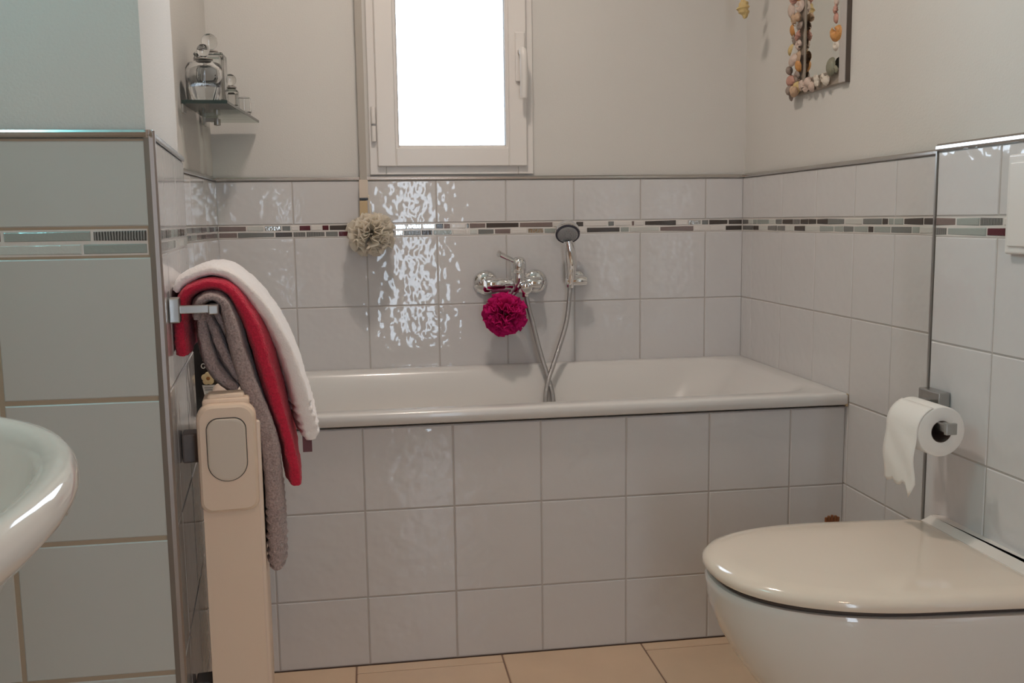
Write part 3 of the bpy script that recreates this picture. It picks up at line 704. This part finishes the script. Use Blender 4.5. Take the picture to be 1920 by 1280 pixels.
# ------------------------------------------------------------------ toilet
to = Grp('toilet', 'white wall-hung toilet with its lid closed', 'toilet', (XS, -1.3125, .1))
YC = -1.3125
def dshape(xf, xb, hw, z, n=40, ex=.62, yc=YC - .005):
    """outline: straight back at xb, sides easing into a rounded front at xf"""
    pts = []; L = xb - xf; xs = xf + L * ex
    for i in range(n + 1):
        a = PI / 2 + PI * i / n; c, s = math.cos(a), math.sin(a)
        pts.append(Vector((xs - (xs - xf) * abs(c) ** .88, yc + hw * math.copysign(abs(s) ** .84, s), z)))
    for t in (.25, .5, .75): pts.append(Vector((xs + (xb - xs) * t, yc - hw, z)))
    rb = .02
    for i in range(5): a = -PI / 2 + PI / 2 * i / 4; pts.append(Vector((xb - rb + rb * math.cos(a), yc - hw + rb + rb * math.sin(a), z)))
    for i in range(5): a = PI / 2 * i / 4; pts.append(Vector((xb - rb + rb * math.cos(a), yc + hw - rb + rb * math.sin(a), z)))
    for t in (.75, .5, .25): pts.append(Vector((xs + (xb - xs) * t, yc + hw, z)))
    for p in pts: p.y += (XS - p.x) * .075
    return pts
TX = .016
B_ = [(1.40, .075, .065), (1.33, .10, .075), (1.20, .13, .12), (1.135, .146, .16), (1.083, .158, .21), (1.047, .168, .26), (1.023, .175, .305), (1.006, .181, .35), (1.003, .183, .378), (1.001, .184, .388), (1.004, .182, .394), (1.016, .172, .395)]
secs = [dshape(xf + TX, XS + .004, hw + .004, z, ex=.6) for xf, hw, z in B_]
to.add(pyd('bowl', *loft(secs), 'ceramic', None, True))
secs = [dshape(1.44, XS + .004, .187, z, ex=.2) for z in (.392,)] + [dshape(1.452, XS + .004, .187, .415, ex=.2), dshape(1.486, XS + .004, .184, .428, ex=.2), dshape(1.496, XS + .004, .178, .436, ex=.2)]
to.add(pyd('rear_deck', *loft(secs), 'ceramic', None, True))
to.add(pyd('seat_gap', *loft([dshape(1.028, 1.47, .176, .3955, ex=.6), dshape(1.026, 1.47, .178, .399, ex=.6), dshape(1.030, 1.47, .175, .4035, ex=.6)]), 'seat_gap_shade', None, True))  # strip under the lid, coloured as the shaded gap
L_ = [(1.008, .1815, .4045), (.999, .189, .4075), (.997, .1905, .4125), (.9985, .189, .419), (1.005, .184, .4255), (1.018, .174, .4295), (1.04, .155, .4315), (1.10, .10, .4328)]
to.add(pyd('lid', *loft([dshape(xf + TX, 1.484 - (xf - .997) * .3, hw + .004, z, ex=.6) for xf, hw, z in L_]), 'toilet_seat', None, True), 'cream-white closed lid')
for yy in (-.09, .09):
    to.add(lathe('hinge', [(.002, 0), (.009, .0005), (.009, .03), (.002, .0305)], 'chrome', None, 16, ax((1.485, YC + yy - .015, .415), (0, 1, 0))))

# ------------------------------------------------------------------ paper roll and holder
ph = Grp('paper_holder', 'square metal toilet paper holder on the tile edge', 'paper holder', (XS, -1.12, .655))
ph.add(box('wall_plate', (1.496, -1.155, .640), (1.5195, -1.088, .672), 'satin', None, .002))
ph.add(box('arm', (1.438, -1.128, .643), (1.498, -1.112, .656), 'satin', None, .0015))
ph.add(box('bar', (1.438, -1.268, .6245), (1.4535, -1.098, .6395), 'satin', None, .0015))
ph.add(box('bar_end', (1.4365, -1.274, .622), (1.4565, -1.266, .642), 'satin', None, .001))
rl = Grp('toilet_paper', 'white toilet paper roll with a loose sheet hanging down', 'toilet paper', (1.447, -1.19, .612))
cy = Vector((1.447, 0, .6215)); RO, RI = .0445, .0195
def ring_(r, y, n=56): return [Vector((cy.x + r * math.cos(2 * PI * i / n), y, cy.z + r * math.sin(2 * PI * i / n))) for i in range(n)]
ya, yb = -1.244, -1.142
rl.add(pyd('paper_roll', *loft([ring_(RI, ya + .0005), ring_(RO - .002, ya), ring_(RO, ya + .002), ring_(RO, yb - .002), ring_(RO - .002, yb), ring_(RI, yb - .0005)], closed_path=True), 'paper', None, True))
rl.add(pyd('cardboard_core', *loft([ring_(RI, ya + .001), ring_(RI, yb - .001), ring_(RI - .0012, yb - .001), ring_(RI - .0012, ya + .001)], closed_path=True), 'card', None, True))
v = []; f = []; nu, nv = 12, 22
for i in range(nu):
    y = ya + .001 + (yb - ya - .002) * i / (nu - 1)
    for j in range(nv):
        t = j / (nv - 1)
        if t < .35: a = PI * .62 + (PI - PI * .62) * t / .35; r = RO + .0012; p = (cy.x + r * math.cos(a), y, cy.z + r * math.sin(a))
        else:
            s = (t - .35) / .65; ln = .105 + .018 * noise.noise(Vector((y * 60, 1, 0))) + .004 * math.sin(i * 1.3)
            p = (cy.x - RO - .0012 - .004 * math.sin(s * 3) + .0012 * math.sin(s * 9 + i * .6), y, cy.z - ln * s)
        v.append(p)
for i in range(nu - 1):
    for j in range(nv - 1): f.append((i * nv + j, i * nv + j + 1, (i + 1) * nv + j + 1, (i + 1) * nv + j))
o = rl.add(pyd('loose_sheet', v, f, 'paper', None, True)); md = o.modifiers.new('t', 'SOLIDIFY'); md.thickness = .0006

# ------------------------------------------------------------------ flush plate
fp = Grp('flush_plate', 'white flush plate at the right edge above the toilet', 'flush plate', (XS, -1.42, .93))
fp.add(box('plate', (XS - .012, -1.545, .932), (XS, -1.300, 1.094), 'pvc', None, .004, 3))
fp.add(box('button', (XS - .015, -1.42, .945), (XS - .011, -1.31, 1.08), 'pvc', None, .0015))
fp.add(box('button', (XS - .015, -1.535, .945), (XS - .011, -1.425, 1.08), 'pvc', None, .0015))

# ------------------------------------------------------------------ shell mirror
sm = Grp('shell_mirror', 'wall mirror in a wooden frame trimmed with seashells', 'mirror', (W, -.5, 1.305))
my0, my1, mz0, mz1 = -.612, -.353, 1.308, 1.79
xf = 1.577
bm = bmesh.new()
for lo, hi in (((xf, my0, mz0), (W + T, my0 + .030, mz1)), ((xf, my1 - .040, mz0), (W + T, my1, mz1)), ((xf, my0 + .030, mz0), (W + T, my1 - .040, mz0 + .036)), ((xf, my0 + .030, mz1 - .04), (W + T, my1 - .040, mz1))): addbox(bm, lo, hi, .002, 1)
sm.add(fin('frame', bm, 'frame_wood'))
sm.add(box('frame_lip', (xf - .004, my0 - .001, mz0), (xf + .003, my0 + .028, mz1), 'frame_grey', None, .0015))
sm.add(box('frame_side', (xf - .002, my0 - .003, mz0 - .001), (W + T, my0, mz1), 'frame_edge'))
sm.add(box('mirror_glass', (xf + .003, my0 + .028, mz0 + .03), (xf + .007, my1 - .035, mz1 - .035), 'mirror'))
def shell_mesh(kind):
    """scallop, whelk and cockle"""
    if kind == 0:
        v = [(0, 0, .002)]; f = []; na, nr = 22, 6
        for i in range(nr):
            r = (i + 1) / nr
            for j in range(na):
                a = -2.75 + 5.5 * j / (na - 1); rib = .06 * math.cos(a * 14)
                hgt = .45 * math.sin(PI * (.25 + .75 * (1 - r * .95))) * 1.0 + rib * r
                q = 1 - .38 * (abs(a) / 2.75) ** 2; v.append(((r * q * math.sin(a)) * 1.05, r * q * math.cos(a), max(.0, hgt * (1.05 - r ** 3))))
        for j in range(na - 1): f.append((0, 1 + j, 2 + j))
        for i in range(nr - 1):
            for j in range(na - 1): a = 1 + i * na + j; f.append((a, a + na, a + na + 1, a + 1))
    elif kind == 1:
        secs = []
        for i in range(16):
            t = i / 15; r = (.08 + .55 * math.sin(PI * min(1, t * .8 + .05)) ** 1.2) * (1 + .14 * math.sin(t * 26)); r *= (1 - t ** 6 * .7)
            secs.append([Vector((r * math.cos(2 * PI * k / 12) + .08 * math.sin(t * 10), -1 + 2 * t, .35 + r * .8 * math.sin(2 * PI * k / 12))) for k in range(12)])
        v, f = loft(secs)
    else:
        secs = []
        for i in range(9):
            t = i / 8 * PI / 2; secs.append([Vector((math.cos(t) * .85 * math.cos(2 * PI * k / 18) * (1 + .07 * math.cos(k * 2 * PI / 2)), math.cos(t) * 1.05 * math.sin(2 * PI * k / 18), .62 * math.sin(t))) for k in range(18)])
        v, f = loft(secs)
    return v, f
SH = [shell_mesh(k) for k in range(3)]
shell_me = {}
def shell(g, p, n, size, kind, col, spin):
    k = (kind, col)
    if k not in shell_me:
        me = bpy.data.meshes.new('seashell'); me.from_pydata([tuple(x) for x in SH[kind][0]], [], SH[kind][1]); me.update()
        b = bmesh.new(); b.from_mesh(me); bmesh.ops.recalc_face_normals(b, faces=b.faces); b.to_mesh(me); b.free()
        setm(me, 'shell_%d' % col, True); shell_me[k] = me
    o = bpy.data.objects.new('seashell', shell_me[k]); C.objects.link(o); o.parent = g.e
    o.matrix_world = Matrix.Translation(Vector(p) - g.e.location) @ Vector(n).to_track_quat('Z', 'Y').to_matrix().to_4x4() @ Matrix.Rotation(spin, 4, 'Z') @ Matrix.Diagonal((size, size, size, 1))
rs = random.Random(5)
# far upright: two staggered columns, then the bottom rail and the near inner edge
far = [(1, 3), (2, 6), (1, 3), (2, 5), (2, 2), (0, 3), (2, 4), (0, 0), (2, 5), (1, 6), (0, 3), (2, 0), (0, 5), (1, 4), (2, 3), (0, 2), (1, 0)]
z = mz0 + .012; i = 0
while z < mz1:
    kd, c = far[i % len(far)]; s = rs.uniform(.015, .020)
    shell(sm, (xf - .012, my1 - .006 + rs.uniform(-.006, .014), z), (-1, rs.uniform(-.2, .6), rs.uniform(-.3, .3)), s, kd, c, rs.uniform(0, 6))
    shell(sm, (xf - .008, my1 - .024 + rs.uniform(-.005, .005), z + .006), (-1, rs.uniform(-.5, .2), rs.uniform(-.3, .3)), s * .9, (kd + 1) % 3, far[(i + 4) % len(far)][1], rs.uniform(0, 6))
    z += s * 1.45; i += 1
for y, zz, s, kd, c in ((-.385, 1.318, .022, 1, 0), (-.360, 1.312, .016, 2, 3), (-.410, 1.332, .018, 0, 5), (-.432, 1.322, .019, 0, 5), (-.458, 1.330, .018, 1, 5), (-.470, 1.318, .015, 2, 5),
                        (-.492, 1.338, .013, 0, 8), (-.506, 1.324, .015, 1, 8), (-.530, 1.328, .014, 0, 8), (-.545, 1.322, .014, 2, 8), (-.572, 1.350, .022, 2, 7), (-.59, 1.338, .013, 0, 7)):
    shell(sm, (xf - .006, y + .016, zz), (-1, rs.uniform(-.3, .3), rs.uniform(-.3, .3)), s, kd, c, rs.uniform(0, 6))
z = 1.386; j = 0
near = [(0, 8, .014), (0, 4, .024), (2, 6, .012), (1, 6, .012), (2, 5, .011), (0, 6, .013), (2, 4, .015), (1, 4, .014), (0, 3, .014), (2, 0, .013), (1, 5, .013), (0, 4, .016), (2, 6, .013)]
while z < mz1:
    kd, c, s = near[j % len(near)]; z += s * .8
    shell(sm, (xf - .006, my0 + .040 + rs.uniform(-.003, .003), z), (-1, rs.uniform(-.2, .3), 0), s, kd, c, rs.uniform(-.4, .4) + PI)
    z += s * .85; j += 1

# ------------------------------------------------------------------ hanging shell ornament (only its tip is in view)
hm = Grp('shell_ornament', 'yellowish shell hanging from above beside the mirror', 'ornament', (1.490, -.20, CEIL))
hm.add(tube('cord', [(1.490, -.20, CEIL), (1.490, -.20, 2.0), (1.490, -.20, 1.56)], .0012, 'strap', None, 6))
for zz, s, kd, c in ((1.555, .020, 1, 2), (1.60, .016, 0, 0), (1.65, .018, 2, 8), (1.71, .016, 0, 5), (1.78, .018, 1, 2)):
    shell(hm, (1.490, -.20, zz), (-.3, -1, 0), s * (1.3 if kd == 1 else 1), kd, c, PI / 2 * .1)

# ------------------------------------------------------------------ brush behind the toilet (only its knob shows)
tb = Grp('toilet_brush', 'brown wooden brush knob peeking over the toilet lid', 'brush', (1.49, -.775, 0))
bx_, by_ = 1.489, -.775
tb.add(lathe('holder', [(.002, .0), (.040, .0), (.042, .004), (.036, .15), (.034, .152), (.034, .148), (.002, .01)], 'ceramic', None, 28, Matrix.Translation((bx_, by_, .001))))
tb.add(lathe('stick', [(.006, .02), (.006, .294)], 'brush_brown', None, 12, Matrix.Translation((bx_, by_, 0))))
kn = []
for i in range(5):
    a = -.9 + .45 * i
    kn.append(tube_vf([(bx_ + .010 * math.sin(a), by_, .293), (bx_ + .016 * math.sin(a), by_ - .002, .308), (bx_ + .019 * math.sin(a), by_ - .003, .321 + .004 * math.cos(a * 2))], [.0048, .0050, .0030], 8))
tb.add(pyd('knob', *merge(kn), 'brush_brown', None, True))
